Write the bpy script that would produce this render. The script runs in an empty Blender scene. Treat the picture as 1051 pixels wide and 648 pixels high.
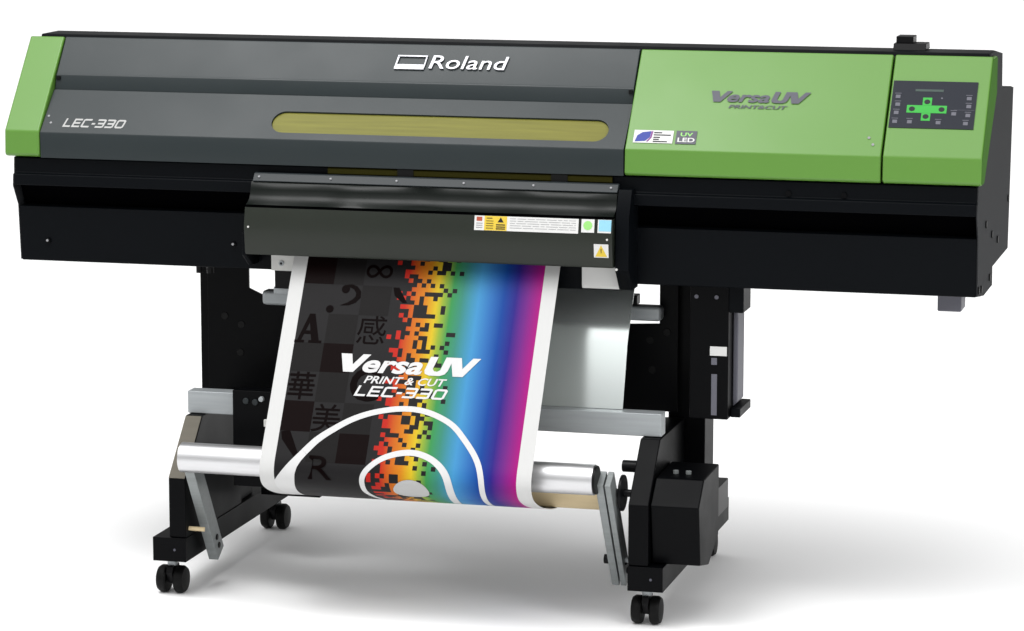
import bpy, bmesh, math, random
from mathutils import Vector, Matrix
random.seed(7)
S = bpy.context.scene
C = S.collection

# ------------------------------------------------------------------ camera
cam_data = bpy.data.cameras.new('camera')
cam = bpy.data.objects.new('camera', cam_data); C.objects.link(cam)
cam_data.sensor_width = 36.0
cam_data.lens = 3380.0 / 1051.0 * 36.0
cam_data.clip_start = 0.1; cam_data.clip_end = 500.0
cam.location = (1.97, -6.553, 1.75)
cam.rotation_euler = (math.radians(90 - 9.30), 0, math.radians(14.84))
S.camera = cam

# ------------------------------------------------------------------ studio light
world = bpy.data.worlds.new("World"); S.world = world; world.use_nodes = True
wn = world.node_tree.nodes; wl = world.node_tree.links; wn.clear()
w_out = wn.new('ShaderNodeOutputWorld'); w_bg = wn.new('ShaderNodeBackground')
w_tc = wn.new('ShaderNodeTexCoord')
w_ramp = wn.new('ShaderNodeValToRGB')
w_dot = wn.new('ShaderNodeVectorMath'); w_dot.operation = 'DOT_PRODUCT'   # brightest overhead, a little to the front
w_dot.inputs[1].default_value = Vector((-0.12, -0.36, 0.925)).normalized()
wl.new(w_tc.outputs['Generated'], w_dot.inputs[0]); wl.new(w_dot.outputs['Value'], w_ramp.inputs[0])
r = w_ramp.color_ramp
for k, (z_, v_) in enumerate(((0.0, .085), (1.0, 1.0), (.5, .12), (.75, .25), (.9, .60))):
    e = r.elements[k] if k < 2 else r.elements.new(z_)
    e.position = z_; e.color = (v_, v_, v_, 1)
wl.new(w_ramp.outputs[0], w_bg.inputs[0]); w_bg.inputs[1].default_value = 3.95
wl.new(w_bg.outputs[0], w_out.inputs[0])

def area_lamp(name, loc, target, sx, sy, power, col=(1, 1, 1)):
    d = bpy.data.lights.new(name, 'AREA'); d.shape = 'RECTANGLE'; d.size = sx; d.size_y = sy
    d.energy = power; d.color = col
    o = bpy.data.objects.new(name, d); C.objects.link(o); o.location = loc
    o.rotation_euler = (Vector(target) - Vector(loc)).to_track_quat('-Z', 'Y').to_euler()
    return o
area_lamp('softbox_lamp', (-0.78, -0.90, 3.4), (-0.35, 0.2, 0.6), 1.9, 1.4, 52)
area_lamp('fill_lamp', (4.2, -2.2, 2.6), (1.5, .35, 0.0), 1.6, 1.2, 70)  # added fill, brightens the right floor and trims the shadow there

S.view_settings.view_transform = 'Standard'; S.view_settings.look = 'None'
S.view_settings.exposure = 0.0; S.view_settings.gamma = 1.0

# ------------------------------------------------------------------ materials
def mat(name, col, rough=0.5, metal=0.0, spec=0.5, bump=0.0, bscale=200.0, var=0.0, vscale=6.0, coat=0.0, streak=0.0):
    m = bpy.data.materials.new(name); m.use_nodes = True
    nt = m.node_tree; b = nt.nodes['Principled BSDF']
    b.inputs['Base Color'].default_value = (*col, 1); b.inputs['Roughness'].default_value = rough
    b.inputs['Metallic'].default_value = metal; b.inputs['Specular IOR Level'].default_value = spec
    b.inputs['Coat Weight'].default_value = coat
    tc = nt.nodes.new('ShaderNodeTexCoord')
    if bump > 0:
        n = nt.nodes.new('ShaderNodeTexNoise'); n.inputs['Scale'].default_value = bscale
        n.inputs['Detail'].default_value = 3
        bp = nt.nodes.new('ShaderNodeBump'); bp.inputs['Strength'].default_value = bump
        bp.inputs['Distance'].default_value = 0.001
        nt.links.new(tc.outputs['Object'], n.inputs['Vector']); nt.links.new(n.outputs[0], bp.inputs['Height'])
        nt.links.new(bp.outputs[0], b.inputs['Normal'])
    if var > 0:
        n = nt.nodes.new('ShaderNodeTexNoise'); n.inputs['Scale'].default_value = vscale
        n.inputs['Detail'].default_value = 4
        mr = nt.nodes.new('ShaderNodeMapRange'); mr.inputs[1].default_value = 0.3; mr.inputs[2].default_value = 0.7
        mr.inputs[3].default_value = max(0.02, rough - var); mr.inputs[4].default_value = rough + var
        nt.links.new(tc.outputs['Object'], n.inputs['Vector']); nt.links.new(n.outputs[0], mr.inputs[0])
        nt.links.new(mr.outputs[0], b.inputs['Roughness'])
    if streak > 0:                               # fine grain drawn out along x
        mp = nt.nodes.new('ShaderNodeMapping'); mp.inputs['Scale'].default_value = (3, 60, 60)
        n = nt.nodes.new('ShaderNodeTexNoise'); n.inputs['Scale'].default_value = 2.5; n.inputs['Detail'].default_value = 3
        mx = nt.nodes.new('ShaderNodeMix'); mx.data_type = 'RGBA'
        mx.inputs[6].default_value = (*[q * (1 - streak) for q in col], 1); mx.inputs[7].default_value = (*[q * (1 + streak) for q in col], 1)
        nt.links.new(tc.outputs['Object'], mp.inputs[0]); nt.links.new(mp.outputs[0], n.inputs['Vector'])
        nt.links.new(n.outputs[0], mx.inputs[0]); nt.links.new(mx.outputs[2], b.inputs['Base Color'])
    return m
M = dict(
    floor=mat('floor_white', (0.94, 0.94, 0.94), 0.6, spec=0.15),
    green=mat('green_paint', (0.080, 0.195, 0.028), 0.32, spec=0.36, bump=0.04, bscale=900, var=0.04),
    greenshade=mat('green_matt_shade', (0.045, 0.125, 0.018), 0.7, spec=0.02, bump=0.04, bscale=900),
    grey=mat('grey_paint', (0.0145, 0.0200, 0.0215), 0.36, spec=0.26, bump=0.08, bscale=900, var=0.04),
    black=mat('black_paint', (0.0020, 0.0026, 0.0035), 0.40, spec=0.05, bump=0.10, bscale=700, var=0.06),
    black2=mat('black_steel', (0.0010, 0.0011, 0.0015), 0.42, spec=0.065, bump=0.08, bscale=700, var=0.06),
    blackpl=mat('black_plastic', (0.003, 0.003, 0.0035), 0.35, spec=0.12),
    olive=mat('dark_apron_plate', (0.0135, 0.0165, 0.0122), 0.34, spec=0.26, bump=0.05, bscale=600, var=0.05),
    side=mat('black_side_panel', (0.018, 0.019, 0.0205), 0.55, spec=0.02, bump=0.08, bscale=700),
    leather=mat('black_leatherette', (0.002, 0.0036, 0.0026), 0.30, spec=0.16, bump=0.5, bscale=14, var=0.08),
    strip=mat('grey_strip', (0.016, 0.020, 0.022), 0.40, spec=0.2),
    steel=mat('zinc_steel', (0.30, 0.32, 0.33), 0.45, metal=0.35, bump=0.03, bscale=300, var=0.06, vscale=15, streak=.15),
    armsteel=mat('dull_zinc', (0.20, 0.215, 0.215), 0.42, metal=0.35, bump=0.03, bscale=300, var=0.06, vscale=15, streak=.2),
    mirror=mat('polished_guide_plate', (0.56, 0.60, 0.59), 0.17, metal=0.74, var=0.02, vscale=4),
    tube=mat('aluminium_tube', (0.56, 0.56, 0.57), 0.36, metal=0.85, var=0.04, vscale=12, streak=.10),
    pale=mat('pale_plastic', (0.55, 0.55, 0.53), 0.5, spec=0.3),
    chrome=mat('chrome_letter', (0.29, 0.29, 0.31), 0.38, metal=0.6),
    amber=mat('amber_acrylic', (0.133, 0.128, 0.021), 0.36, spec=0.13, streak=.28),
    amberdark=mat('dark_amber', (0.020, 0.018, 0.002), 0.5, spec=0.04),
    white=mat('white_label', (0.54, 0.54, 0.53), 0.5, spec=0.2),
    ink=mat('white_ink', (0.50, 0.50, 0.50), 0.4, spec=0.2),
    greyshadeink=mat('grey_and_shade_ink', (0.36, 0.36, 0.355), 0.4, spec=0.1),
    taupe=mat('taupe_reflection', (0.115, 0.105, 0.085), 0.5, spec=0.1, bump=0.05, bscale=400, streak=.1),
    yellow=mat('yellow_label', (0.55, 0.40, 0.045), 0.5, spec=0.2),
    lime=mat('green_label', (0.24, 0.52, 0.15), 0.5, spec=0.2),
    sky=mat('light_blue_label', (0.22, 0.46, 0.58), 0.5, spec=0.2),
    red=mat('red_mark', (0.33, 0.07, 0.04), 0.5, spec=0.2),
    blue=mat('blue_mark', (0.035, 0.05, 0.24), 0.5, spec=0.2),
    purple=mat('purple_mark', (0.18, 0.05, 0.20), 0.5, spec=0.2),
    mid=mat('grey_mark', (0.24, 0.24, 0.25), 0.5, spec=0.2),
    dark=mat('dark_mark', (0.012, 0.012, 0.016), 0.5, spec=0.2),
    letter=mat('dark_grey_lettering', (0.060, 0.060, 0.078), 0.45, spec=0.3),
    panel=mat('control_panel_film', (0.008, 0.010, 0.017), 0.42, spec=0.16),
    key=mat('panel_key', (0.10, 0.10, 0.12), 0.45, spec=0.2),
    keygreen=mat('panel_green', (0.03, 0.30, 0.04), 0.45, spec=0.2),
    lcd=mat('panel_display', (0.035, 0.055, 0.048), 0.35, spec=0.2),
    card=mat('cardboard_core', (0.52, 0.42, 0.26), 0.7, spec=0.2, bump=0.2, bscale=120),
    shadeblack=mat('matt_black_shade', (0.0008, 0.0008, 0.0010), 0.9, spec=0.0),
    rubber=mat('black_rubber', (0.003, 0.003, 0.003), 0.5, spec=0.12),
    black_ink=mat('dark_ink', (0.0022, 0.0007, 0.0007), 0.42, spec=0.025),
    check_ink=mat('dark_square_ink', (0.0038, 0.0015, 0.0015), 0.42, spec=0.03),
    mid_ink=mat('mid_square_ink', (0.0068, 0.0062, 0.0062), 0.42, spec=0.06),
)

# ------------------------------------------------------------------ mesh helpers
class MB:
    def __init__(self): self.bm = bmesh.new(); self.mats = []
    def mi(self, m):
        if m not in self.mats: self.mats.append(m)
        return self.mats.index(m)
    def face(self, pts, m):
        vs = [self.bm.verts.new(p) for p in pts]
        f = self.bm.faces.new(vs); f.material_index = self.mi(m); return f
    def loft(self, a, b, m, caps=True):
        """closed loops a and b of equal length joined into a solid"""
        va = [self.bm.verts.new(p) for p in a]; vb = [self.bm.verts.new(p) for p in b]
        n = len(va); k = self.mi(m)
        fs = [self.bm.faces.new((va[i], va[(i + 1) % n], vb[(i + 1) % n], vb[i])) for i in range(n)]
        if caps: fs += [self.bm.faces.new(list(reversed(va))), self.bm.faces.new(vb)]
        for f in fs: f.material_index = k
        return fs
    def prism(self, prof, x0, x1, m):               # profile in (y, z), run along x
        self.loft([(x0, y, z) for y, z in prof], [(x1, y, z) for y, z in prof], m)
    def box(self, x0, x1, y0, y1, z0, z1, m):
        self.prism([(y0, z0), (y1, z0), (y1, z1), (y0, z1)], x0, x1, m)
    def plate_xz(self, pts, y0, y1, m):             # outline in (x, z), thickness along y
        self.loft([(x, y0, z) for x, z in pts], [(x, y1, z) for x, z in pts], m)
    def cyl(self, p0, p1, r0, m, r1=None, seg=24, caps=True):
        p0, p1 = Vector(p0), Vector(p1); r1 = r0 if r1 is None else r1
        d = (p1 - p0).normalized(); u = d.orthogonal().normalized(); v = d.cross(u)
        ring = lambda p, r: [p + (u * math.cos(t) + v * math.sin(t)) * r for t in [2 * math.pi * i / seg for i in range(seg)]]
        self.loft(ring(p0, r0), ring(p1, r1), m, caps)
    def tube(self, p0, p1, ro, ri, m, seg=32):
        p0, p1 = Vector(p0), Vector(p1)
        d = (p1 - p0).normalized(); u = d.orthogonal().normalized(); v = d.cross(u)
        ring = lambda p, r: [self.bm.verts.new(p + (u * math.cos(t) + v * math.sin(t)) * r) for t in [2 * math.pi * i / seg for i in range(seg)]]
        L = [ring(p0, ri), ring(p0, ro), ring(p1, ro), ring(p1, ri)]
        for a in range(4):
            A, B = L[a], L[(a + 1) % 4]
            for i in range(seg):
                f = self.bm.faces.new((A[i], A[(i + 1) % seg], B[(i + 1) % seg], B[i])); f.material_index = self.mi(m)
    def build(self, name, parent=None, bevel=0.0, seg=2, sharp=35):
        bmesh.ops.recalc_face_normals(self.bm, faces=self.bm.faces)
        base = Vector((0, 0, 0)); p = parent
        while p is not None: base += p.location; p = p.parent
        for v in self.bm.verts: v.co -= base
        for f in self.bm.faces: f.smooth = True
        lim = math.radians(sharp)
        for ed in self.bm.edges:
            ed.smooth = len(ed.link_faces) == 2 and ed.calc_face_angle(9) < lim
        me = bpy.data.meshes.new(name); self.bm.to_mesh(me); self.bm.free()
        for m in self.mats: me.materials.append(M[m])
        o = bpy.data.objects.new(name, me); C.objects.link(o)
        if parent is not None: o.parent = parent
        if bevel > 0:
            b = o.modifiers.new('bevel', 'BEVEL'); b.width = bevel; b.segments = seg
            b.limit_method = 'ANGLE'; b.angle_limit = math.radians(30); b.harden_normals = True
        return o

def thing(name, label, cat, loc):
    o = bpy.data.objects.new(name, None); C.objects.link(o); o.location = loc
    o.empty_display_size = 0.1
    o['label'] = label; o['category'] = cat
    return o

class Plane:
    """a flat frame: (a, t) with a = world x and t metres down the slope p0 -> p1 in (y, z)"""
    def __init__(s, p0, p1):
        s.p0 = Vector(p0); s.d = (Vector(p1) - s.p0).normalized()
        s.n = Vector((s.d.y, -s.d.x))               # outward (front, up)
        if s.n.x > 0: s.n = -s.n
    def at(s, a, t, off=0.0):
        q = s.p0 + s.d * t + s.n * off
        return (a, q.x, q.y)
def decal(mb, fr, pts, m, off=0.0006, th=0.0004):
    """flat thin shape with outline pts (a, t) on frame fr"""
    mb.loft([fr.at(a, t, off) for a, t in pts], [fr.at(a, t, off - th) for a, t in pts], m)
def rect(a0, a1, t0, t1): return [(a0, t0), (a1, t0), (a1, t1), (a0, t1)]
def ellipse(ca, ct, ra, rt, n=20, ph=0): return [(ca + ra * math.cos(2 * math.pi * i / n + ph), ct + rt * math.sin(2 * math.pi * i / n + ph)) for i in range(n)]

def text_tris(body, shear=0.0, bold=0.0):
    """outline text as triangles in its own units"""
    cu = bpy.data.curves.new('lettering', 'FONT'); cu.body = body; cu.size = 1; cu.shear = shear
    cu.offset = bold; cu.resolution_u = 4; cu.fill_mode = 'FRONT'
    o = bpy.data.objects.new('lettering', cu); C.objects.link(o)
    dg = bpy.context.evaluated_depsgraph_get()
    me = bpy.data.meshes.new_from_object(o.evaluated_get(dg))
    vs = [(v.co.x, v.co.y) for v in me.vertices]; fs = [tuple(p.vertices) for p in me.polygons]
    bpy.data.objects.remove(o); bpy.data.curves.remove(cu); bpy.data.meshes.remove(me)
    return vs, fs
def put_text(mb, fn, body, a0, a1, t0, t1, m, shear=0.0, bold=0.0, off=0.0006, depth=0.0, rot=0.0):
    """text fitted to the box a0..a1 by t0(top)..t1(bottom) of the surface function fn(a, t, off)"""
    vs, fs = text_tris(body, shear, bold)
    if rot:
        c, s = math.cos(rot), math.sin(rot); vs = [(c * x - s * y, s * x + c * y) for x, y in vs]
    xs = [v[0] for v in vs]; ys = [v[1] for v in vs]
    X0, X1, Y0, Y1 = min(xs), max(xs), min(ys), max(ys)
    P = [(a0 + (x - X0) / (X1 - X0) * (a1 - a0), t1 + (y - Y0) / (Y1 - Y0) * (t0 - t1)) for x, y in vs]
    bv = [mb.bm.verts.new(fn(a, t, off)) for a, t in P]; k = mb.mi(m)
    made = []
    for f in fs:
        try:
            nf = mb.bm.faces.new([bv[i] for i in f]); nf.material_index = k; made.append(nf)
        except ValueError: pass
    if depth > 0:
        lv = [mb.bm.verts.new(fn(a, t, off - depth)) for a, t in P]
        idx = {v: i for i, v in enumerate(bv)}
        for ed in {ed for f in made for ed in f.edges if len(ed.link_faces) == 1}:
            i, j = idx[ed.verts[0]], idx[ed.verts[1]]
            nf = mb.bm.faces.new((bv[i], bv[j], lv[j], lv[i])); nf.material_index = k
def stroke(pts, w, closed=False):
    """mitred outline strips of a polyline -> list of quads (2-d)"""
    P = [Vector(p) for p in pts]; n = len(P); L = []; R = []
    for i in range(n):
        a = P[(i - 1) % n] if (closed or i > 0) else None; b = P[(i + 1) % n] if (closed or i < n - 1) else None
        d1 = (P[i] - a).normalized() if a is not None else None; d2 = (b - P[i]).normalized() if b is not None else None
        d1 = d1 or d2; d2 = d2 or d1
        n1 = Vector((-d1.y, d1.x)); n2 = Vector((-d2.y, d2.x)); mm = (n1 + n2)
        mm = mm.normalized(); k = w / 2 / max(0.35, mm.dot(n1))
        L.append(P[i] + mm * k); R.append(P[i] - mm * k)
    rng = range(n if closed else n - 1)
    return [[L[i], L[(i + 1) % n], R[(i + 1) % n], R[i]] for i in rng]
# squared extended capitals: strokes in a 1.0-high cell, x to the right, y up
def sq_glyphs(ch):
    w = 0.19; h = w / 2
    if ch == 'L': return 0.85, [[(h, 1), (h, h), (0.85, h)]]
    if ch == 'E': return 0.9, [[(0.9, 1 - h), (h, 1 - h), (h, h), (0.9, h)], [(h + h, 0.5), (0.82, 0.5)]]
    if ch == 'C': return 0.95, [[(0.95, 1 - h), (0.2, 1 - h), (h, 0.85), (h, 0.15), (0.2, h), (0.95, h)]]
    if ch == '-': return 0.4, [[(0.0, 0.45), (0.4, 0.45)]]
    if ch == '3': return 0.95, [[(0.0, 1 - h), (0.75, 1 - h), (0.95 - h, 0.85), (0.95 - h, 0.15), (0.75, h), (0.0, h)], [(0.15, 0.5), (0.95 - w, 0.5)]]
    if ch == '0': return 1.0, [[(0.2, 1 - h), (0.8, 1 - h), (1 - h, 0.82), (1 - h, 0.18), (0.8, h), (0.2, h), (h, 0.18), (h, 0.82), 'c']]
    if ch == 'V': return 1.0, None
def put_squared(mb, fn, word, a0, a1, t0, t1, m, shear=0.28, off=0.0006):
    x = 0.0; quads = []
    for ch in word:
        adv, strokes = sq_glyphs(ch)
        for s in strokes:
            cl = s[-1] == 'c'; s = s[:-1] if cl else s
            for q in stroke(s, 0.19, cl): quads.append([(p.x + x + shear * p.y, p.y) for p in q])
        x += adv + 0.16
    tot = x - 0.16 + shear
    for i, q in enumerate(quads):
        mb.face([fn(a0 + px / tot * (a1 - a0), t1 + py * (t0 - t1), off) for px, py in q], m)
BIG_V = [(0.0, 1), (0.36, 1), (0.43, 0.42), (0.74, 1), (1.0, 1), (0.47, 0), (0.14, 0)]
BIG_U = [(0.22, 1), (0.50, 1), (0.345, 0.36), (0.40, 0.24), (0.52, 0.22), (0.62, 0.30), (0.79, 1), (1.07, 1), (0.90, 0.28), (0.80, 0.09), (0.62, 0.0), (0.24, 0.0), (0.08, 0.08), (0.05, 0.25)]
def put_poly(mb, fn, P, a0, a1, t0, t1, m, off):
    vs = [mb.bm.verts.new(fn(a0 + x * (a1 - a0), t1 + y * (t0 - t1), off)) for x, y in P]
    f = mb.bm.faces.new(vs); f.material_index = mb.mi(m)
    bmesh.ops.triangulate(mb.bm, faces=[f])
def versa_logo(mb, fn, x0, x1, v0, v1, m, off=0.0006):
    W = x1 - x0; H = v1 - v0
    put_poly(mb, fn, BIG_V, x0, x0 + 0.215 * W, v0 + 0.03 * H, v1, m, off)
    put_text(mb, fn, 'ersa', x0 + 0.165 * W, x0 + 0.595 * W, v0 + 0.32 * H, v1, m, 0.3, 0.03, off + 0.0001)
    put_poly(mb, fn, BIG_U, x0 + 0.600 * W, x0 + 0.795 * W, v0, v1, m, off + 0.0002)
    put_poly(mb, fn, BIG_V, x0 + 0.785 * W, x1, v0, v1, m, off + 0.0003)

# ------------------------------------------------------------------ floor
fb = MB(); fb.face([(-150, -60, 0), (150, -60, 0), (150, 240, 0), (-150, 240, 0)], 'floor')
floor = fb.build('floor'); floor['kind'] = 'structure'
floor['label'] = 'plain white studio floor under the machine'; floor['category'] = 'floor'

# ------------------------------------------------------------------ the printer
pr = thing('large_format_printer', 'wide black, grey and lime green roll printer and cutter on a black wheeled stand', 'printer', (0, 0.35, 0))
XL, XR = -0.910, 1.185
UP = Plane((.22, 1.182), (.165, 1.108)); LO = Plane((.15, 1.073), (.066, .987)); GR = Plane((.22, 1.182), (.066, .987))

# body housing ------------------------------------------------------
b = MB()
prof = [(.100, .936), (.090, .932), (.0795, .930), (.0785, .897), (.070, .894), (.070, .870), (.150, .868), (.150, .824), (.098, .821), (.106, .700), (.215, .686), (.368, .686),
        (.363, .726), (.653, .726), (.690, 1.080), (.470, 1.097), (.463, 1.172), (.335, 1.187), (.243, 1.187), (.235, 1.170)]
b.prism(prof, XL, XR, 'black')
house = b.build('body_housing', pr, 0.0025)
for x0_, x1_ in ((XL + .012, -.372), (.480, XR - .004)):
    b = MB(); b.box(x0_, x1_, .0765, .080, .8925, .8955, 'rubber'); b.build('panel_seam', pr)
for x, z in ((-.845, .745), (-.415, .752), (.80, .905), (.915, .905)):
    yy = .102 if z < .8 else .0785
    b = MB(); b.cyl((x, yy + .004, z), (x, yy - .0035, z), .006, 'black2', seg=14)
    if z < .8: b.cyl((x - .001, yy - .0034, z + .001), (x - .001, yy - .0045, z + .001), .0028, 'mid', seg=10)  # grey dot paints a highlight on the screw head
    b.build('panel_screw', pr)
for y, z in ((.225, .835), (.335, .80), (.44, .775), (.63, .84), (.165, .708), (.31, .712), (.12, .712)):
    b = MB(); b.cyl((XR - .002, y, z), (XR + .0055, y, z), .008, 'rubber', seg=12); b.build('panel_screw', pr)
b = MB(); b.prism([(.1490, .8675), (.1030, .8668), (.1245, .8248), (.1490, .8245)], XL + .003, XR - .003, 'shadeblack'); b.build('shade_strip', pr)  # black strip paints in the shade of the undercut
b = MB(); b.box(1.088, 1.138, .25, .32, .645, .690, 'key'); b.build('levelling_foot', pr, .003)
for x in (-.53, -.505):
    b = MB(); b.cyl((x, .2, .672), (x, .2, .688), .008, 'blackpl', seg=12); b.build('cable_peg', pr)

# green left cap ----------------------------------------------------
def cap_prof(e=0.0):
    return [(.234 - e, 1.178), (.222 - e, 1.183 + e * .6), (.066 - e, .988 + e), (.064 - e, .938), (.070, .933), (.110, .933), (.300, 1.10), (.300, 1.178)]
b = MB(); b.prism(cap_prof(.002), -.926, -.8455, 'green'); b.build('end_cap', pr, .004)
# grey upper cover --------------------------------------------------
b = MB()
b.prism([(.235, 1.180), (.222, 1.183), (.166, 1.108), (.1625, 1.105), (.153, 1.074), (.153, 1.05), (.235, 1.05)], -.8435, .4550, 'grey')
upper = b.build('upper_cover', pr, .0022)
for x in (-.836, .449):
    b = MB(); b.box(x - .004, x + .004, .155, .16, 1.094, 1.102, 'rubber'); b.build('cover_notch', upper)  # black block standing in for a small dark hole
b = MB()
put_text(b, UP.at, 'Roland', .0011, .1747, .0275, .0605, 'chrome', .17, .004, off=.0030, depth=.0028)
# the emblem before the name: a slanted frame with a heavy lower bar
def slant(x, t): return (-.0745 + x * .0665 + .0015 * (1 - t), .0285 + t * .0345)
def slab(q, m='chrome'): b.loft([UP.at(*p, .0030) for p in q], [UP.at(*p, .0002) for p in q], m)
slab([slant(.03, 0), slant(1.03, 0), slant(1.02, .09), slant(.03, .09)])
slab([slant(.0, .66), slant(1.0, .66), slant(.97, 1), slant(-.02, 1)])
slab([slant(.03, .12), slant(.09, .12), slant(.05, .66), slant(.0, .66)])
slab([slant(.98, .12), slant(1.02, .12), slant(1.0, .66), slant(.96, .66)])
b.build('raised_lettering', upper, 0.0)

# grey front cover with its long window -----------------------------
b = MB()
q = LO.p0; n = LO.n; T = .006
inn = lambda t: LO.at(0, t, -T)[1:]
Lk = .1202
b.prism([inn(.002), inn(Lk - .003), (.072, .934), (.078, .934), (.16, 1.04), (.16, 1.068)], -.842, .4545, 'grey')
b.prism([LO.at(0, Lk - .0015)[1:], (.0655, .985), (.0668, .932), (.0725, .932), (.0725, .986), inn(Lk - .0015)], -.8435, .4550, 'grey')
# the sloping face: a plate with a rounded slot
def pill(a0, a1, t0, t1, n=12):
    rr = (t1 - t0) / 2; c = (t0 + t1) / 2; P = []
    for i in range(n + 1): th = math.pi / 2 - math.pi * i / n; P.append((a1 - rr + rr * math.cos(th), c - rr * math.sin(th)))
    for i in range(n + 1): th = -math.pi / 2 - math.pi * i / n; P.append((a0 + rr + rr * math.cos(th), c - rr * math.sin(th)))
    return P
outer = rect(-.8435, .4550, 0, Lk - .0015); hole = pill(-.324, .4155, .0435, .1015)
bm = b.bm; k = b.mi('grey')
for off, in ((0.0,),):
    ov = [bm.verts.new(LO.at(*p, off)) for p in outer]; hv = [bm.verts.new(LO.at(*p, off)) for p in hole]
    es = [bm.edges.new((L[i], L[(i + 1) % len(L)])) for L in (ov, hv) for i in range(len(L))]
    res = bmesh.ops.triangle_fill(bm, use_beauty=True, edges=es)
    for f in res['geom']:
        if isinstance(f, bmesh.types.BMFace): f.material_index = k
for L, P in ((ov, outer), (hv, hole)):
    lo = [bm.verts.new(LO.at(*p, -T)) for p in P]
    for i in range(len(L)):
        f = bm.faces.new((L[i], L[(i + 1) % len(L)], lo[(i + 1) % len(L)], lo[i])); f.material_index = k
front = b.build('front_cover', pr)
b = MB(); decal(b, LO, pill(-.3235, .4150, .044, .101), 'amber', -.0045, .001); b.build('window', front)
b = MB()
put_squared(b, LO.at, 'LEC-330', -.797, -.652, .080, .1035, 'greyshadeink')
b.build('model_lettering', front)
for a, t in ((-.8396, .074), (-.8299, .0925)):
    b = MB(); decal(b, LO, ellipse(a + .004, t, .0028, .0028, 10), 'mid'); b.build('cover_screw', front)
# amber inner shield seen below the lip
b = MB(); b.prism([(.0755, .9305), (.0705, .9275), (.0705, .917), (.0755, .914)], -.19, .43, 'amberdark'); shield = b.build('inner_shield', pr)
for x in (-.035, .30):
    b = MB(); b.box(x, x + .035, .0685, .0703, .914, .9305, 'rubber'); b.build('shield_clip', shield)

# green right cover -------------------------------------------------
b = MB(); b.prism(cap_prof(), .4575, .9905, 'green'); gcov = b.build('green_cover', pr, .003)
b = MB()
versa_logo(b, GR.at, .6222, .8312, .0985, .1265, 'letter', .0017)
put_text(b, GR.at, 'PRINT&CUT', .662, .7854, .1325, .1412, 'letter', .25, .02, .0017)
b.build('model_lettering', gcov)
b = MB(); O = .0019
decal(b, GR, rect(.4725, .5558, .2005, .2315), 'white', O)
decal(b, GR, [(.476, .229), (.480, .214), (.490, .206), (.508, .203), (.5075, .217), (.498, .227)], 'blue', O + .0004)
decal(b, GR, [(.500, .2285), (.508, .217), (.5085, .2035), (.5125, .203), (.5105, .219), (.504, .2285)], 'purple', O + .0005)
for t, l in ((.205, .017), (.2105, .036), (.2165, .014), (.2215, .012), (.2265, .030)): decal(b, GR, rect(.5145, .5145 + l, t, t + .0026), 'dark', O + .0004)
b.build('sticker', gcov)
b = MB()
decal(b, GR, rect(.5618, .6050, .2000, .2320), 'letter', O)
put_text(b, GR.at, 'UV', .571, .597, .2045, .2135, 'lime', 0, .02, O + .0004)
put_text(b, GR.at, 'LED', .566, .602, .2170, .2275, 'white', 0, .02, O + .0004)
b.build('sticker', gcov)
for a, t in ((.9619, .204), (.9717, .2201)):
    b = MB(); decal(b, GR, ellipse(a, t, .0030, .0030, 10), 'mid', O); b.build('cover_screw', gcov)

# control box -------------------------------------------------------
b = MB(); pf_ = cap_prof(.001); fs_ = b.loft([(.9945, y, z) for y, z in pf_], [(1.1965, y, z) for y, z in pf_], 'green'); fs_[-1].material_index = b.mi('greenshade'); cbox = b.build('control_box', pr, .004)  # right face: darker matt green with its shade painted in
b = MB(); b.prism([(.112, .932), (.082, .930), (.080, .895), (.074, .892), (.072, .868), (.098, .824), (.1075, .7015), (.2155, .6875), (.3665, .6875),
         (.3645, .7275), (.6515, .7275), (.688, 1.0785), (.4685, 1.0955), (.4615, 1.1705), (.335, 1.1855), (.243, 1.1855), (.240, 1.170)], XR + .0004, XR + .0028, 'side')
b.build('side_panel', pr)
b = MB(); b.prism([(.112, .932), (.082, .930), (.080, .895), (.074, .892), (.072, .868), (.098, .824), (.1075, .7015), (.2155, .6875), (.3665, .6875),
         (.3645, .7275), (.6515, .7275), (.688, 1.0785), (.4685, 1.0955), (.4615, 1.1705), (.36, 1.1705)], XL - .0028, XL - .0004, 'side')
b.build('side_panel', pr)
b = MB(); O = .0030
decal(b, GR, rect(.9988, 1.1717, .0645, .1785), 'panel', O, .003)
decal(b, GR, rect(1.0454, 1.1029, .0845, .0900), 'lcd', O + .0004)
decal(b, GR, rect(1.0318, 1.1134, .1235, .1418), 'keygreen', O + .0004)
decal(b, GR, rect(1.0630, 1.0815, .1047, .1232), 'keygreen', O + .0004)
decal(b, GR, rect(1.0630, 1.0815, .1421, .1605), 'keygreen', O + .0004)
for a, t in ((1.0425, .1327), (1.1030, .1327), (1.0722, .1150), (1.0722, .1505)): decal(b, GR, ellipse(a, t, .0062, .0055, 14), 'dark', O + .0009)
for a, t in ((1.0112, .1033), (1.0124, .1223), (1.0113, .1424), (1.0104, .1639), (1.0405, .1639), (1.0991, .1644), (1.1287, .1423), (1.1568, .1047), (1.1576, .1238), (1.1577, .1454), (1.1546, .165)):
    decal(b, GR, rect(a - .0048, a + .0048, t - .004, t + .004), 'key', O + .0006)
    decal(b, GR, rect(a - .007, a + .006, t - .0085, t - .0072), 'key', O + .0005)
decal(b, GR, ellipse(1.1013, .1054, .002, .002, 8), 'key', O + .0005)
decal(b, GR, rect(1.128, 1.170, .1325, .1332), 'letter', O + .0005)
b.build('control_panel', cbox)

# signal stub on the roof
b = MB()
b.prism([(.29, 1.186), (.36, 1.186), (.352, 1.200), (.298, 1.200)], .979, 1.047, 'blackpl')
b.box(.984, 1.020, .30, .35, 1.200, 1.2145, 'blackpl')
b.build('roof_connector', pr, .0015)

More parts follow.
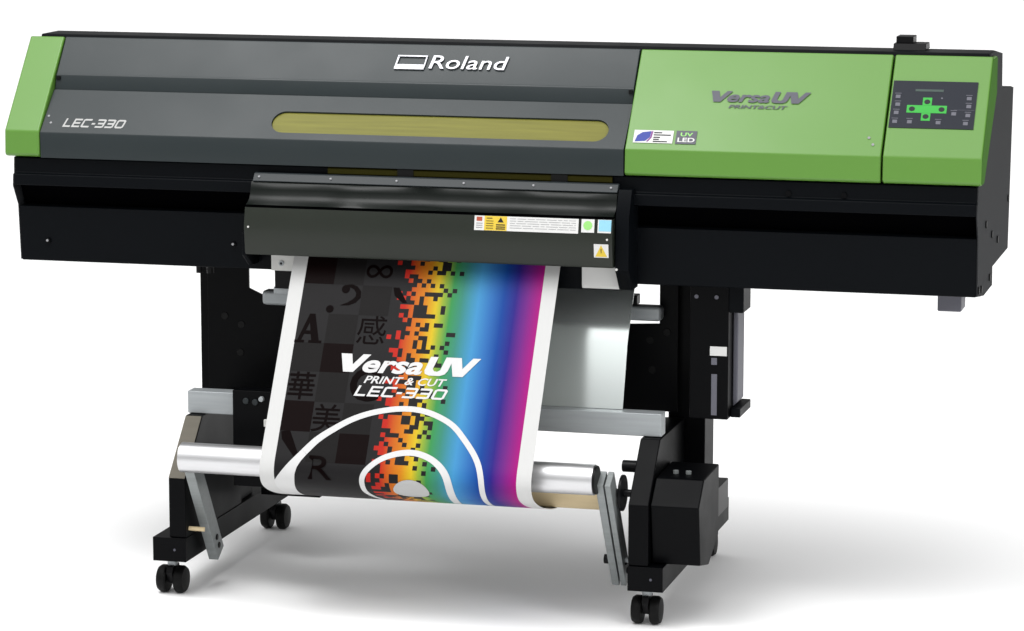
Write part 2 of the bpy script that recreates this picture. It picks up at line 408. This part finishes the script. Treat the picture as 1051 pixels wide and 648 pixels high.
# apron in front of the media slot ----------------------------------
AL, AR = -.3555, .4470
b = MB(); b.prism([(.066, .916), (.060, .914), (.047, .899), (.053, .896), (.072, .908)], AL + .004, AR, 'strip'); strip = b.build('mounting_strip', pr, .0015)
for x in (-.338, -.178, -.032, .115, .266, .432):
    b = MB(); b.cyl((x, .0545, .9060), (x, .0520, .9085), .0024, 'mid', seg=12); b.build('strip_screw', strip)
b = MB()
# leatherette flap: gently rippled curved sheet
curve = [(.052, .898), (.046, .892), (.043, .882), (.040, .872), (.034, .863), (.024, .857), (.0135, .8525), (.0145, .8512), (.050, .8512), (.060, .890)]
nx = 60; rows = []
for i in range(nx + 1):
    x = AL + .001 + (AR - AL - .002) * i / nx
    wv = .0026 * math.sin(x * 13 + .5) + .0022 * math.sin(x * 29 + 1) + .0012 * math.sin(x * 61) - .004 * math.exp(-((x + .29) / .035) ** 2) - .003 * math.exp(-((x + .12) / .05) ** 2)
    rows.append([b.bm.verts.new((x, y + (wv if 1 <= j <= 5 else 0), z)) for j, (y, z) in enumerate(curve)])
k = b.mi('leather'); nc = len(curve)
for i in range(nx):
    for j in range(nc):
        f = b.bm.faces.new((rows[i][j], rows[i][(j + 1) % nc], rows[i + 1][(j + 1) % nc], rows[i + 1][j])); f.material_index = k
b.bm.faces.new(rows[0]).material_index = k; b.bm.faces.new(list(reversed(rows[-1]))).material_index = k
b.build('leather_flap', pr, sharp=50)
b = MB()
b.prism([(.009, .8475), (.000, .806), (.006, .752), (.010, .746), (.090, .742), (.090, .8475)], AL, AR, 'olive')
apron = b.build('front_apron', pr, .0008)
b = MB(); b.box(AL + .002, AR - .001, .0085, .060, .8478, .8508, 'shadeblack'); b.build('shade_strip', pr)  # black strip paints the shade in the gap between flap and plate
AP = Plane((.009, .8475), (.000, .806)); AQ = Plane((.000, .806), (.006, .752))
if AQ.n.x > 0: AQ.n = -AQ.n
b = MB(); O = .0012
decal(b, AP, rect(.1515, .3745, .0010, .0315), 'white', O)
decal(b, AP, rect(.1730, .2215, .0012, .0312), 'yellow', O + .0004)
decal(b, AP, rect(.1560, .1680, .0035, .0120), 'red', O + .0004)
for t in (.016, .0205, .025): decal(b, AP, rect(.1555, .1690, t, t + .0016), 'mid', O + .0004)
decal(b, AP, [(.2080, .0035), (.2145, .0140), (.2015, .0140)], 'dark', O + .0008)
decal(b, AP, rect(.1775, .1900, .005, .0066), 'dark', O + .0008)
for t in (.018, .0225, .0265): decal(b, AP, rect(.1985, .2180, t, t + .0022), 'dark', O + .0008)
for t in (.011, .016, .021, .026): decal(b, AP, rect(.1770, .1925, t, t + .0012), 'dark', O + .0008)
random.seed(3)
for t in (.005, .0098, .0146, .0194, .0242):
    a = .228
    while a < .366:
        l = random.uniform(.008, .028); decal(b, AP, rect(a, min(a + l, .369), t, t + .0009), 'mid', O + .0004); a += l + .003
b.build('warning_label', apron)
b = MB()
decal(b, AP, rect(.3808, .4083, .0010, .0285), 'white', O); decal(b, AP, ellipse(.3945, .0140, .0095, .0095), 'lime', O + .0004)
b.build('warning_label', apron)
b = MB()
decal(b, AP, rect(.4155, .4440, .0010, .0285), 'white', O); decal(b, AP, rect(.4180, .4440, .0018, .0250), 'sky', O + .0004)
b.build('warning_label', apron)
b = MB()
decal(b, AQ, rect(.4085, .4395, .0090, .0375), 'white', O + .001); decal(b, AQ, [(.424, .0110), (.4365, .0355), (.4115, .0355)], 'yellow', O + .0014)
decal(b, AQ, [(.423, .019), (.425, .019), (.4245, .028), (.4235, .028)], 'dark', O + .0018)
b.build('warning_label', apron)
for x in (AL + .010, .4365):
    b = MB(); b.cyl((x, .004, .8065), (x, -.0015, .8065), .0022, 'pale', seg=10); b.build('apron_screw', apron)
# end brackets of the apron
b = MB()
b.prism([(.050, .905), (.022, .850), (.020, .740), (.060, .694), (.110, .694), (.110, .905)], AR + .002, .4775, 'black')
b.cyl((.452, .024, .742), (.452, .018, .742), .003, 'pale', seg=10)
b.build('apron_bracket', pr, .002)
b = MB()
b.prism([(.020, .790), (.020, .742), (.060, .715), (.100, .715), (.100, .80)], AL - .012, AL - .001, 'black')
b.build('apron_bracket', pr, .002)
# pale bracket beside the sheet under the apron
b = MB(); b.box(-.323, -.262, .082, .100, .702, .745, 'pale'); b.cyl((-.300, .083, .718), (-.300, .0795, .718), .006, 'steel', seg=14)
b.cyl((-.300, .0796, .718), (-.300, .079, .718), .003, 'dark', seg=10)
b.build('media_bracket', pr, .0015)
b = MB(); b.box(-.322, -.280, .10, .14, .660, .702, 'blackpl'); b.build('rail_clip', pr, .0015)
b = MB(); b.box(-.332, -.262, .12, .16, .645, .660, 'steel'); b.build('rail_clip', pr, .0015)

# steel paper guide behind the sheet --------------------------------
b = MB()
b.prism([(.214, .685), (.207, .680), (.1405, .568), (.0985, .4325), (.1015, .4325), (.1430, .566), (.211, .678), (.218, .682)], -.215, .4490, 'mirror')
b.build('paper_guide', pr, .0004)
b = MB(); b.prism([(.074, .744), (.070, .738), (.071, .698), (.075, .692), (.078, .692), (.078, .744)], .366, .4470, 'white')
b.prism([(.0782, .744), (.0782, .689), (.104, .689), (.104, .744)], -.25, .4470, 'black'); b.build('platen_edge', pr, .0012)  # pale only at the right end; black paints in shade further left

# stand -------------------------------------------------------------
def foot(x0, x1):
    b = MB(); b.box(x0, x1, -.062, .645, .082, .134, 'black2')
    b.cyl(((x0 + x1) / 2 + .012, -.062, .108), ((x0 + x1) / 2 + .012, -.0632, .108), .0030, 'letter', seg=10)
    return b.build('stand_foot', pr, .002)
foot(-.550, -.475); foot(.4975, .5725)
LP = [(-.058, .1345), (-.058, .263), (.055, .3815), (.300, .3815), (.300, .1345)]
b = MB(); b.prism(LP, -.5135, -.4755, 'black2'); leg = b.build('leg_cover', pr, .0025)
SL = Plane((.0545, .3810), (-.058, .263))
b = MB(); b.loft([SL.at(x, t, .0012) for x, t in rect(-.5130, -.4770, .002, .161)], [SL.at(x, t, -.001) for x, t in rect(-.5130, -.4770, .002, .161)], 'taupe'); b.build('slope_reflection', leg)  # light reflected by the left leg slope, put into a taupe colour
b = MB(); b.prism(LP, .4975, .5405, 'black2'); b.build('leg_cover', pr, .0025)
for x0, x1 in ((-.5705, -.486), (.502, .5835)):
    b = MB(); b.box(x0, x1, .31, .405, .1345, .700, 'black2'); b.build('stand_post', pr, .002)
def gusset(pts, holes):
    b = MB(); b.plate_xz(pts, .288, .294, 'black2')
    for x, z in holes: b.cyl((x, .2885, z), (x, .2865, z), .0085, 'rubber', seg=14)
    return b.build('gusset_plate', pr, .001)
gusset([(-.545, .400), (-.325, .400), (-.325, .592), (-.380, .598), (-.448, .628), (-.448, .690), (-.545, .690)], ((-.505, .563), (-.466, .545), (-.469, .482)))
gusset([(.400, .395), (.527, .395), (.527, .690), (.486, .690), (.486, .587), (.400, .583)], ((.466, .551), (.503, .569), (.471, .486)))
b = MB(); b.box(-.405, .497, .25, .285, .597, .630, 'steel'); b.build('media_rail', pr, .008)
b = MB(); b.box(.424, .444, .252, .285, .6305, .652, 'blackpl'); b.build('rail_clip', pr, .002)
b = MB(); b.box(-.5155, .5385, .072, .112, .3825, .4315, 'steel'); b.build('crossbar', pr, .002)
b = MB()
b.box(-.397, -.285, .030, .0705, .236, .446, 'black2')
for x, z in ((-.366, .424), (-.345, .422)): b.cyl((x, .031, z), (x, .026, z), .007, 'strip', seg=14)
b.cyl((-.33, .031, .43), (-.33, .022, .43), .006, 'steel', seg=12)
b.box(-.325, -.300, .024, .031, .370, .386, 'pale')
b.build('tension_unit', pr, .002)
b = MB()
b.box(-.44, -.30, .33, .39, .15, .235, 'black2'); b.box(-.40, -.335, .30, .33, .16, .22, 'blackpl'); b.build('cable_box', pr, .002)

# take-up drive beside the right leg
b = MB()
b.prism([(-.050, .262), (.002, .311), (.160, .314), (.160, .160), (.060, .118), (-.030, .136)], .5425, .6450, 'black2')
drive = b.build('drive_box', pr, .003)
for x in (.575, .602):
    b = MB(); b.cyl((x, .05, .311), (x, .05, .3185), .006, 'armsteel', seg=10); b.build('drive_screw', drive)
b = MB(); b.box(.586, .634, .21, .32, .186, .250, 'blackpl'); b.build('power_socket', pr, .002)

# supply box under the body on the right
b = MB(); b.box(.5815, .6640, .150, .300, .411, .700, 'black2'); sup = b.build('supply_box', pr, .002)
b = MB(); b.box(.625, .661, .1485, .1505, .5475, .567, 'white'); b.build('rating_label', sup)
b = MB(); b.box(.628, .640, .1485, .1505, .528, .5425, 'key'); b.build('socket', sup)
b = MB(); b.box(.6285, .6405, .1485, .1505, .420, .508, 'key'); b.build('level_slot', sup)
for x in (.60, .648): pass
b = MB(); b.plate_xz([(.664, .655), (.672, .645), (.675, .62), (.675, .44), (.664, .43)], .20, .27, 'key'); b.build('side_bulge', sup, .003)
b = MB(); b.box(.664, .6955, .15, .23, .640, .700, 'black'); b.build('box_bracket', sup, .002)
b = MB(); b.box(.664, .685, .18, .30, .411, .430, 'black'); b.build('box_bracket', sup, .002)
for x in (.595, .638):
    b = MB(); b.cyl((x, .151, .672), (x, .148, .672), .0045, 'key', seg=10); b.build('box_screw', sup)

# arms and guide tube ----------------------------------------------
def arm(x0, x1, m='armsteel'):
    b = MB(); a = Vector((-.080, .310)); e = Vector((.066, .080)); d = (e - a).normalized(); n = Vector((-d.y, d.x)) * .022
    ends = [a - d * .015, e + d * .006]
    pf = [ends[0] + n, ends[0] - n, ends[1] - n, ends[1] + n]
    b.prism([(p.x, p.y) for p in pf], x0, x1, m)
    for t in (.84, .93):
        p = a + (e - a) * t; b.cyl((x1 - .001, p.x, p.y), (x1 + .002, p.x, p.y), .007, 'rubber', seg=14)
        p = a + (e - a) * t; b.cyl((x0 + .001, p.x, p.y), (x0 - .002, p.x, p.y), .007, 'rubber', seg=14)
    return b.build('tension_arm', pr, .002)
arm(-.4640, -.4420); arm(.4385, .4550); arm(.4580, .4705)
b = MB(); b.cyl((-.476, -.038, .152), (-.442, -.032, .150), .0048, 'card', seg=14); b.build('arm_pin', pr)
b = MB(); b.cyl((.430, .040, .122), (.4985, .040, .122), .006, 'steel', seg=14); b.cyl((.425, .040, .122), (.4385, .040, .122), .010, 'blackpl', seg=14); b.build('arm_pin', pr)
b = MB(); b.tube((-.4640, -.103, .322), (.4375, -.103, .322), .0320, .028, 'tube', 40); tube = b.build('guide_tube', pr)
b = MB(); b.cyl((.4378, -.103, .322), (.4430, -.103, .322), .0300, 'blackpl', seg=32); b.build('tube_end', pr, .001)
b = MB(); b.cyl((-.4645, -.103, .322), (-.4600, -.103, .322), .0275, 'pale', seg=32); b.build('tube_end', pr, .001)
b = MB(); b.cyl((.4745, -.022, .280), (.4805, -.022, .280), .038, 'blackpl', seg=32); b.cyl((.455, -.022, .280), (.4985, -.022, .280), .008, 'blackpl', seg=16); b.build('core_flange', pr, .001)
b = MB(); b.cyl((.464, .036, .325), (.4985, .036, .325), .0125, 'blackpl', seg=20); b.build('stop_stub', pr, .002)

# casters -----------------------------------------------------------
def make_caster(loc):
    x, y = loc
    b = MB()
    b.cyl((x, y, .060), (x, y, .078), .011, 'steel', seg=16); b.cyl((x, y, .0775), (x, y, .0832), .017, 'steel', seg=18)
    b.prism([(y - .018, .062), (y + .022, .062), (y + .026, .046), (y + .012, .022), (y - .010, .022), (y - .024, .046)], x - .0075, x + .0075, 'blackpl')
    c = b.build('caster', pr, .002)
    for s in (-1, 1):
        w = MB(); o = .031; r_ = .030
        prof = [(.009, .012), (.009, .027), (.012, r_), (.024, r_), (.030, .026), (.032, .012)]
        seg = 28; rings = []
        for ox, rr in prof: rings.append([w.bm.verts.new((x + s * ox, y + rr * math.cos(2 * math.pi * i / seg), .030 + rr * math.sin(2 * math.pi * i / seg))) for i in range(seg)])
        k = w.mi('rubber')
        for a in range(len(rings) - 1):
            for i in range(seg): w.bm.faces.new((rings[a][i], rings[a][(i + 1) % seg], rings[a + 1][(i + 1) % seg], rings[a + 1][i])).material_index = k
        w.bm.faces.new(rings[0]).material_index = k; w.bm.faces.new(rings[-1]).material_index = k
        w.build('wheel', c)
    return c
c0 = make_caster((-.5270, -.005))
def copy_part(o, off):
    c = o.copy(); C.objects.link(c); c.parent = o.parent; c.location = o.location + Vector(off)
    for ch in o.children:
        d = ch.copy(); C.objects.link(d); d.parent = c
    return c
for off in ((1.0545, 0, 0), (.0160, .640, 0), (1.0445, .630, 0)): copy_part(c0, off)

# ------------------------------------------------------------------ cardboard take-up core
b = MB(); b.tube((-.300, .030, .263), (.4300, .030, .263), .0330, .027, 'card', 36)
core = b.build('cardboard_core')
core['label'] = 'tan cardboard take-up core that the printed sheet winds onto'; core['category'] = 'tube'

# ------------------------------------------------------------------ printed sheet
SX0, SX1 = -.2620, .3235
path = [(.092, .800), (.055, .738), (-.165, .370)]
V0 = (Vector(path[1]) - Vector(path[0])).length            # v = 0 at the apron's lower edge
FL = (Vector(path[2]) - Vector(path[1])).length
# rounded nose and run back to the core, as a smooth curve through these points
nose = [(-.165, .370), (-.1835, .337), (-.1860, .312), (-.172, .290), (-.140, .272), (-.090, .254), (-.030, .238), (.010, .2305), (.032, .2290), (.052, .2355), (.064, .250)]
def catmull(P, per=8):
    out = []
    for i in range(len(P) - 1):
        p0 = Vector(P[i - 1]) if i > 0 else Vector(P[0]) * 2 - Vector(P[1]) if i > 0 else Vector(path[2]) - (Vector(path[2]) - Vector(path[1])).normalized() * .035
        p1, p2 = Vector(P[i]), Vector(P[i + 1]); p3 = Vector(P[i + 2]) if i + 2 < len(P) else p2 * 2 - p1
        for s in range(per):
            t = s / per
            out.append(.5 * ((2 * p1) + (p2 - p0) * t + (2 * p0 - 5 * p1 + 4 * p2 - p3) * t * t + (3 * p1 - p0 - 3 * p2 + p3) * t ** 3))
    out.append(Vector(P[-1])); return out
pts = [Vector(path[0])] + [Vector(path[1]) + (Vector(path[2]) - Vector(path[1])) * i / 12 for i in range(12)] + catmull(nose)
arc = [-V0]
for i in range(1, len(pts)): arc.append(arc[-1] + (pts[i] - pts[i - 1]).length)
nor = []
for i in range(len(pts)):
    d = (pts[min(i + 1, len(pts) - 1)] - pts[max(i - 1, 0)]).normalized(); nor.append(Vector((d.y, -d.x)))
if nor[5].x > 0: nor = [-n_ for n_ in nor]
def sheet_at(a, v, off=0.0):
    i = 0
    while i < len(arc) - 2 and arc[i + 1] < v: i += 1
    t = (v - arc[i]) / (arc[i + 1] - arc[i])
    p = pts[i].lerp(pts[i + 1], t) + nor[i].lerp(nor[i + 1], t).normalized() * off
    return (a, p.x, p.y)

def print_material():
    m = bpy.data.materials.new('colour_print'); m.use_nodes = True
    nt = m.node_tree; N = nt.nodes; Lk_ = nt.links; bs = N['Principled BSDF']
    bs.inputs['Roughness'].default_value = .42; bs.inputs['Specular IOR Level'].default_value = .07
    uv = N.new('ShaderNodeUVMap'); sp = N.new('ShaderNodeSeparateXYZ'); Lk_.new(uv.outputs[0], sp.inputs[0])
    def math_(op, a, b_=None, c_=None):
        n = N.new('ShaderNodeMath'); n.operation = op
        for i, q in enumerate((a, b_, c_)):
            if q is None: continue
            if isinstance(q, (int, float)): n.inputs[i].default_value = q
            else: Lk_.new(q, n.inputs[i])
        return n.outputs[0]
    a, v = sp.outputs['X'], sp.outputs['Y']
    def mixc(f, c1, c2):
        n = N.new('ShaderNodeMix'); n.data_type = 'RGBA'
        Lk_.new(f, n.inputs[0])
        for q, s in ((c1, n.inputs[6]), (c2, n.inputs[7])):
            if isinstance(q, tuple): s.default_value = (*q, 1)
            else: Lk_.new(q, s)
        return n.outputs[2]
    # smooth rainbow across the sheet
    def ramp(src, a0, a1, stops, gain=1.0):
        f = math_('DIVIDE', math_('SUBTRACT', src, a0), a1 - a0)
        n = N.new('ShaderNodeValToRGB'); cr = n.color_ramp; cr.interpolation = 'LINEAR'
        for i, (p, c) in enumerate(stops):
            p = (p - a0) / (a1 - a0)
            el = cr.elements[i] if i < 2 else cr.elements.new(p)
            el.position = p; el.color = (*[q * gain for q in c], 1)
        Lk_.new(f, n.inputs[0]); return n.outputs[0]
    cell = .0099
    ci = math_('FLOOR', math_('DIVIDE', a, cell)); cj = math_('FLOOR', math_('DIVIDE', v, cell))
    aq = math_('MULTIPLY', math_('ADD', ci, .5), cell)
    stops = [(-.06, (.36, .008, .010)), (.000, (.42, .020, .011)), (.020, (.47, .105, .012)), (.045, (.53, .19, .012)), (.068, (.55, .40, .018)),
             (.082, (.24, .34, .035)), (.100, (.040, .24, .065)), (.122, (.040, .21, .155)), (.158, (.050, .24, .47)), (.185, (.028, .135, .38)),
             (.212, (.006, .050, .26)), (.238, (.022, .015, .19)), (.262, (.135, .016, .19)), (.292, (.33, .006, .165))]
    rb = ramp(a, -.06, .30, stops, .82)
    # square mosaic that eats into the rainbow from the left
    wn_ = N.new('ShaderNodeTexWhiteNoise'); wn_.noise_dimensions = '2D'
    cb = N.new('ShaderNodeCombineXYZ'); Lk_.new(ci, cb.inputs[0]); Lk_.new(cj, cb.inputs[1]); Lk_.new(cb.outputs[0], wn_.inputs['Vector'])
    dens = ramp(aq, -.06, .15, [(-.058, (1, 1, 1)), (-.030, (1, 1, 1)), (-.012, (.78, .78, .78)), (.004, (.50, .50, .50)), (.03, (.42, .42, .42)), (.055, (.40, .40, .40)), (.085, (.32, .32, .32)), (.108, (.16, .16, .16)), (.122, (0, 0, 0))])
    dark = math_('LESS_THAN', wn_.outputs[0], dens)
    col = mixc(dark, rb, (.0105, .0100, .0105))
    # soft change of tone in the dark field
    nz = N.new('ShaderNodeTexNoise'); nz.inputs['Scale'].default_value = 300; Lk_.new(uv.outputs[0], nz.inputs['Vector'])
    # printed area and white margins
    inx = math_('MULTIPLY', math_('GREATER_THAN', a, -.2300), math_('LESS_THAN', a, .2920))
    col = mixc(inx, (.475, .475, .47), col)
    Lk_.new(col, bs.inputs['Base Color'])
    nz.inputs['Scale'].default_value = 9; nz.inputs['Detail'].default_value = 1
    bp = N.new('ShaderNodeBump'); bp.inputs['Strength'].default_value = .25; bp.inputs['Distance'].default_value = .006
    Lk_.new(nz.outputs[0], bp.inputs['Height']); Lk_.new(bp.outputs[0], bs.inputs['Normal'])
    return m
M['print'] = print_material()
M['back'] = mat('paper_back', (.80, .80, .79), .55)

b = MB(); nu = 24
rows = [[b.bm.verts.new((SX0 + (SX1 - SX0) * j / nu, p.x, p.y)) for j in range(nu + 1)] for p in pts]
back = [[b.bm.verts.new((SX0 + (SX1 - SX0) * j / nu, p.x - n_.x * .0004, p.y - n_.y * .0004)) for j in range(nu + 1)] for p, n_ in zip(pts, nor)]
uvl = b.bm.loops.layers.uv.new('print_uv'); kp = b.mi('print'); kb = b.mi('back')
idx = {}
for i, rr in enumerate(rows):
    for j, v_ in enumerate(rr): idx[v_] = (SX0 + (SX1 - SX0) * j / nu, arc[i])
for i in range(len(pts) - 1):
    for j in range(nu):
        f = b.bm.faces.new((rows[i][j], rows[i + 1][j], rows[i + 1][j + 1], rows[i][j + 1])); f.material_index = kp
        for l in f.loops: l[uvl].uv = idx[l.vert]
        f = b.bm.faces.new((back[i][j], back[i][j + 1], back[i + 1][j + 1], back[i + 1][j])); f.material_index = kb
for i in range(len(pts) - 1):
    for j, jj in ((0, 0), (nu, nu)):
        f = b.bm.faces.new((rows[i][j], back[i][j], back[i + 1][j], rows[i + 1][j])); f.material_index = kb
sheet = b.build('printed_sheet', sharp=60)
sheet['label'] = 'printed banner sheet, black to rainbow with white lettering and arcs, hanging from the printer'
sheet['category'] = 'print'

# dark checker squares and characters in the black field
b = MB()
cx_ = [-.2295, -.1640, -.0985, -.0330, .0320]; rv = [.0, .060, .1275, .194, .259, .3255, .393, .459]
def sheet_quad(a0, a1, v0, v1, m, off):
    n = 4
    for i in range(n):
        q0 = v0 + (v1 - v0) * i / n; q1 = v0 + (v1 - v0) * (i + 1) / n
        b.face([sheet_at(a0, q0, off), sheet_at(a1, q0, off), sheet_at(a1, q1, off), sheet_at(a0, q1, off)], m)
for c_, r_ in ((0, 0), (1, 3), (0, 5), (2, 6)): sheet_quad(cx_[c_], cx_[c_ + 1], rv[r_], rv[r_ + 1], 'check_ink', .00025)
for c_, r_ in ((1, 0), (2, 1), (1, 2), (0, 3), (1, 4), (2, 5), (1, 6)): sheet_quad(cx_[c_], min(cx_[c_ + 1], -.034), rv[r_], rv[r_ + 1], 'mid_ink', .00025)
for body, ca, cv, wa, hv, kw in (('∞', -.0667, .0270, .058, .030, {}), 
                                 ('感', -.0640, .1600, .062, .064, {}), ('華', -.1985, .2915, .058, .062, dict(bold=.008)),
                                 ('C', -.060, .282, .066, .076, dict(bold=.025)), ('美', -.1325, .3610, .062, .062, dict(bold=.004)), ('R', -.130, .470, .052, .050, {})):
    put_text(b, sheet_at, body, ca - wa / 2, ca + wa / 2, cv - hv / 2, cv + hv / 2, 'black_ink', off=.0018 if body == 'R' else .0005, **kw)
# tilted question mark with a ball end, drawn as a tapering hook
QO = [(-.133, .060), (-.122, .0585), (-.110, .063), (-.1005, .074), (-.0995, .088), (-.109, .100), (-.123, .1065), (-.142, .1075)]
QI = [(-.134, .066), (-.125, .0660), (-.117, .070), (-.1110, .078), (-.1110, .086), (-.117, .093), (-.127, .1000), (-.142, .1070)]
for i in range(len(QO) - 1):
    b.face([sheet_at(*p, .0006) for p in (QO[i], QO[i + 1], QI[i + 1], QI[i])], 'black_ink')
b.face([sheet_at(*p, .0007) for p in ellipse(-.135, .0700, .0090, .0095, 18)], 'black_ink')
b.face([sheet_at(*p, .0007) for p in ellipse(-.1635, .1165, .0085, .0085, 18)], 'black_ink')
# slab-serif A
Ax, Av, Aw, Ah = -.2005, .162, .060, .066
AP_ = lambda x, y: (Ax + (x - .5) * Aw, Av + (.5 - y) * Ah)
for k_, q in enumerate(([(0.10, 0.08), (0.24, 0.08), (0.50, 0.80), (0.42, 1.0)], [(0.62, 0.08), (0.90, 0.08), (0.62, 1.0), (0.42, 1.0), (.44, .80)], [(0.28, .30), (0.70, .30), (0.70, .42), (.30, .42)], [(0, 0), (.36, 0), (.36, .09), (0, .09)], [(.52, 0), (1, 0), (1, .09), (.52, .09)])):
    b.face([sheet_at(*AP_(x, y), .0005 + k_ * .00003) for x, y in q], 'black_ink')
for q in ([(-.031, .062), (-.018, .062), (.004, .096), (-.006, .096), (-.026, .080)], [(-.226, .395), (-.207, .392), (-.177, .452), (-.183, .458), (-.222, .412)]):
    b.face([sheet_at(*p, .0006) for p in q], 'black_ink')
b.build('dark_pattern', sheet)

# white lettering, arcs, and the disc with its shade painted in
b = MB()
versa_logo(b, sheet_at, -.1215, .1825, .2140, .2560, 'ink', .0008)
put_text(b, sheet_at, 'PRINT & CUT', -.0640, .1160, .2625, .2795, 'ink', .32, .018, .0008)
put_squared(b, sheet_at, 'LEC-330', -.0815, .1225, .2850, .3085, 'ink', .34, .0008)
def band(P, W, off, m='ink', per=10):
    """white band of varying width through surface points P (a, v)"""
    Q = []; Wd = []
    for i in range(len(P) - 1):
        p0 = Vector(P[max(i - 1, 0)]); p1 = Vector(P[i]); p2 = Vector(P[i + 1]); p3 = Vector(P[min(i + 2, len(P) - 1)])
        for s in range(per):
            t = s / per
            Q.append(.5 * ((2 * p1) + (p2 - p0) * t + (2 * p0 - 5 * p1 + 4 * p2 - p3) * t * t + (3 * p1 - p0 - 3 * p2 + p3) * t ** 3)); Wd.append(W[i] + (W[i + 1] - W[i]) * t)
    Q.append(Vector(P[-1])); Wd.append(W[-1])
    L = []; R = []
    for i, q in enumerate(Q):
        d = (Q[min(i + 1, len(Q) - 1)] - Q[max(i - 1, 0)]).normalized(); n = Vector((-d.y, d.x)) * Wd[i] / 2
        L.append(b.bm.verts.new(sheet_at(*(q + n), off))); R.append(b.bm.verts.new(sheet_at(*(q - n), off)))
    for i in range(len(Q) - 1): b.bm.faces.new((L[i], L[i + 1], R[i + 1], R[i])).material_index = b.mi(m)
band([(-.1685, .4375), (-.145, .410), (-.115, .386), (-.074, .360), (-.027, .342), (.031, .332), (.084, .337), (.137, .360), (.172, .394), (.202, .434), (.216, .471), (.219, .513), (.216, .560), (.211, .625)],
     [.0165, .0150, .0138, .0128, .0122, .0122, .0122, .0122, .0122, .0122, .0122, .0120, .012, .012], .0006)
band([(-.022, .625), (-.032, .560), (-.038, .515), (-.037, .484), (-.021, .461), (.006, .441), (.043, .429), (.078, .429), (.114, .444), (.141, .472), (.150, .509), (.147, .560), (.138, .625)],
     [.011, .011, .011, .0115, .012, .0125, .013, .013, .0135, .015, .0165, .017, .016], .0006)
edge_ = [((-.1745, .4325), (-.1625, .4430)), ((-.188, .449), (-.173, .458)), ((-.202, .466), (-.1805, .472)), ((-.214, .481), (-.1845, .486)), ((-.2235, .493), (-.186, .499)),
         ((-.2305, .503), (-.188, .512)), ((-.2305, .530), (-.191, .535)), ((-.2305, .565), (-.195, .565)), ((-.2305, .625), (-.200, .625))]
for (u0, d0), (u1, d1) in zip(edge_, edge_[1:]):
    ns = 5; nc_ = 3
    g = [[None] * (nc_ + 1) for _ in range(ns + 1)]
    for i in range(ns + 1):
        u = Vector(u0).lerp(Vector(u1), i / ns); d = Vector(d0).lerp(Vector(d1), i / ns)
        for k_ in range(nc_ + 1):
            g[i][k_] = sheet_at(*u.lerp(d, k_ / nc_), .0007)
    for i in range(ns):
        for k_ in range(nc_): b.face([g[i][k_], g[i][k_ + 1], g[i + 1][k_ + 1], g[i + 1][k_]], 'ink')
N_ = 26; ring_ = ellipse(.065, .515, .0385, .030, N_)
for i in range(N_ // 2):                     # disc as strips so that it follows the bend
    q = [ring_[i], ring_[i + 1], ring_[N_ - i - 1], ring_[(N_ - i) % N_]]
    lo_, hi_ = (q[0], q[3]), (q[1], q[2]); n_s = 8
    for k_ in range(n_s):
        L_ = lambda e, t: (e[0][0] + (e[1][0] - e[0][0]) * t, e[0][1] + (e[1][1] - e[0][1]) * t)
        t0_, t1_ = k_ / n_s, (k_ + 1) / n_s
        pp = [L_(lo_, t0_), L_(hi_, t0_), L_(hi_, t1_), L_(lo_, t1_)]
        uniq = []
        for p_ in pp:
            if all((Vector(p_) - Vector(u_)).length > 1e-6 for u_ in uniq): uniq.append(p_)
        if len(uniq) > 2: b.face([sheet_at(*p_, .0009) for p_ in uniq], 'greyshadeink')  # white disc greyed to paint in the shade of the underside
b.build('white_print', sheet)
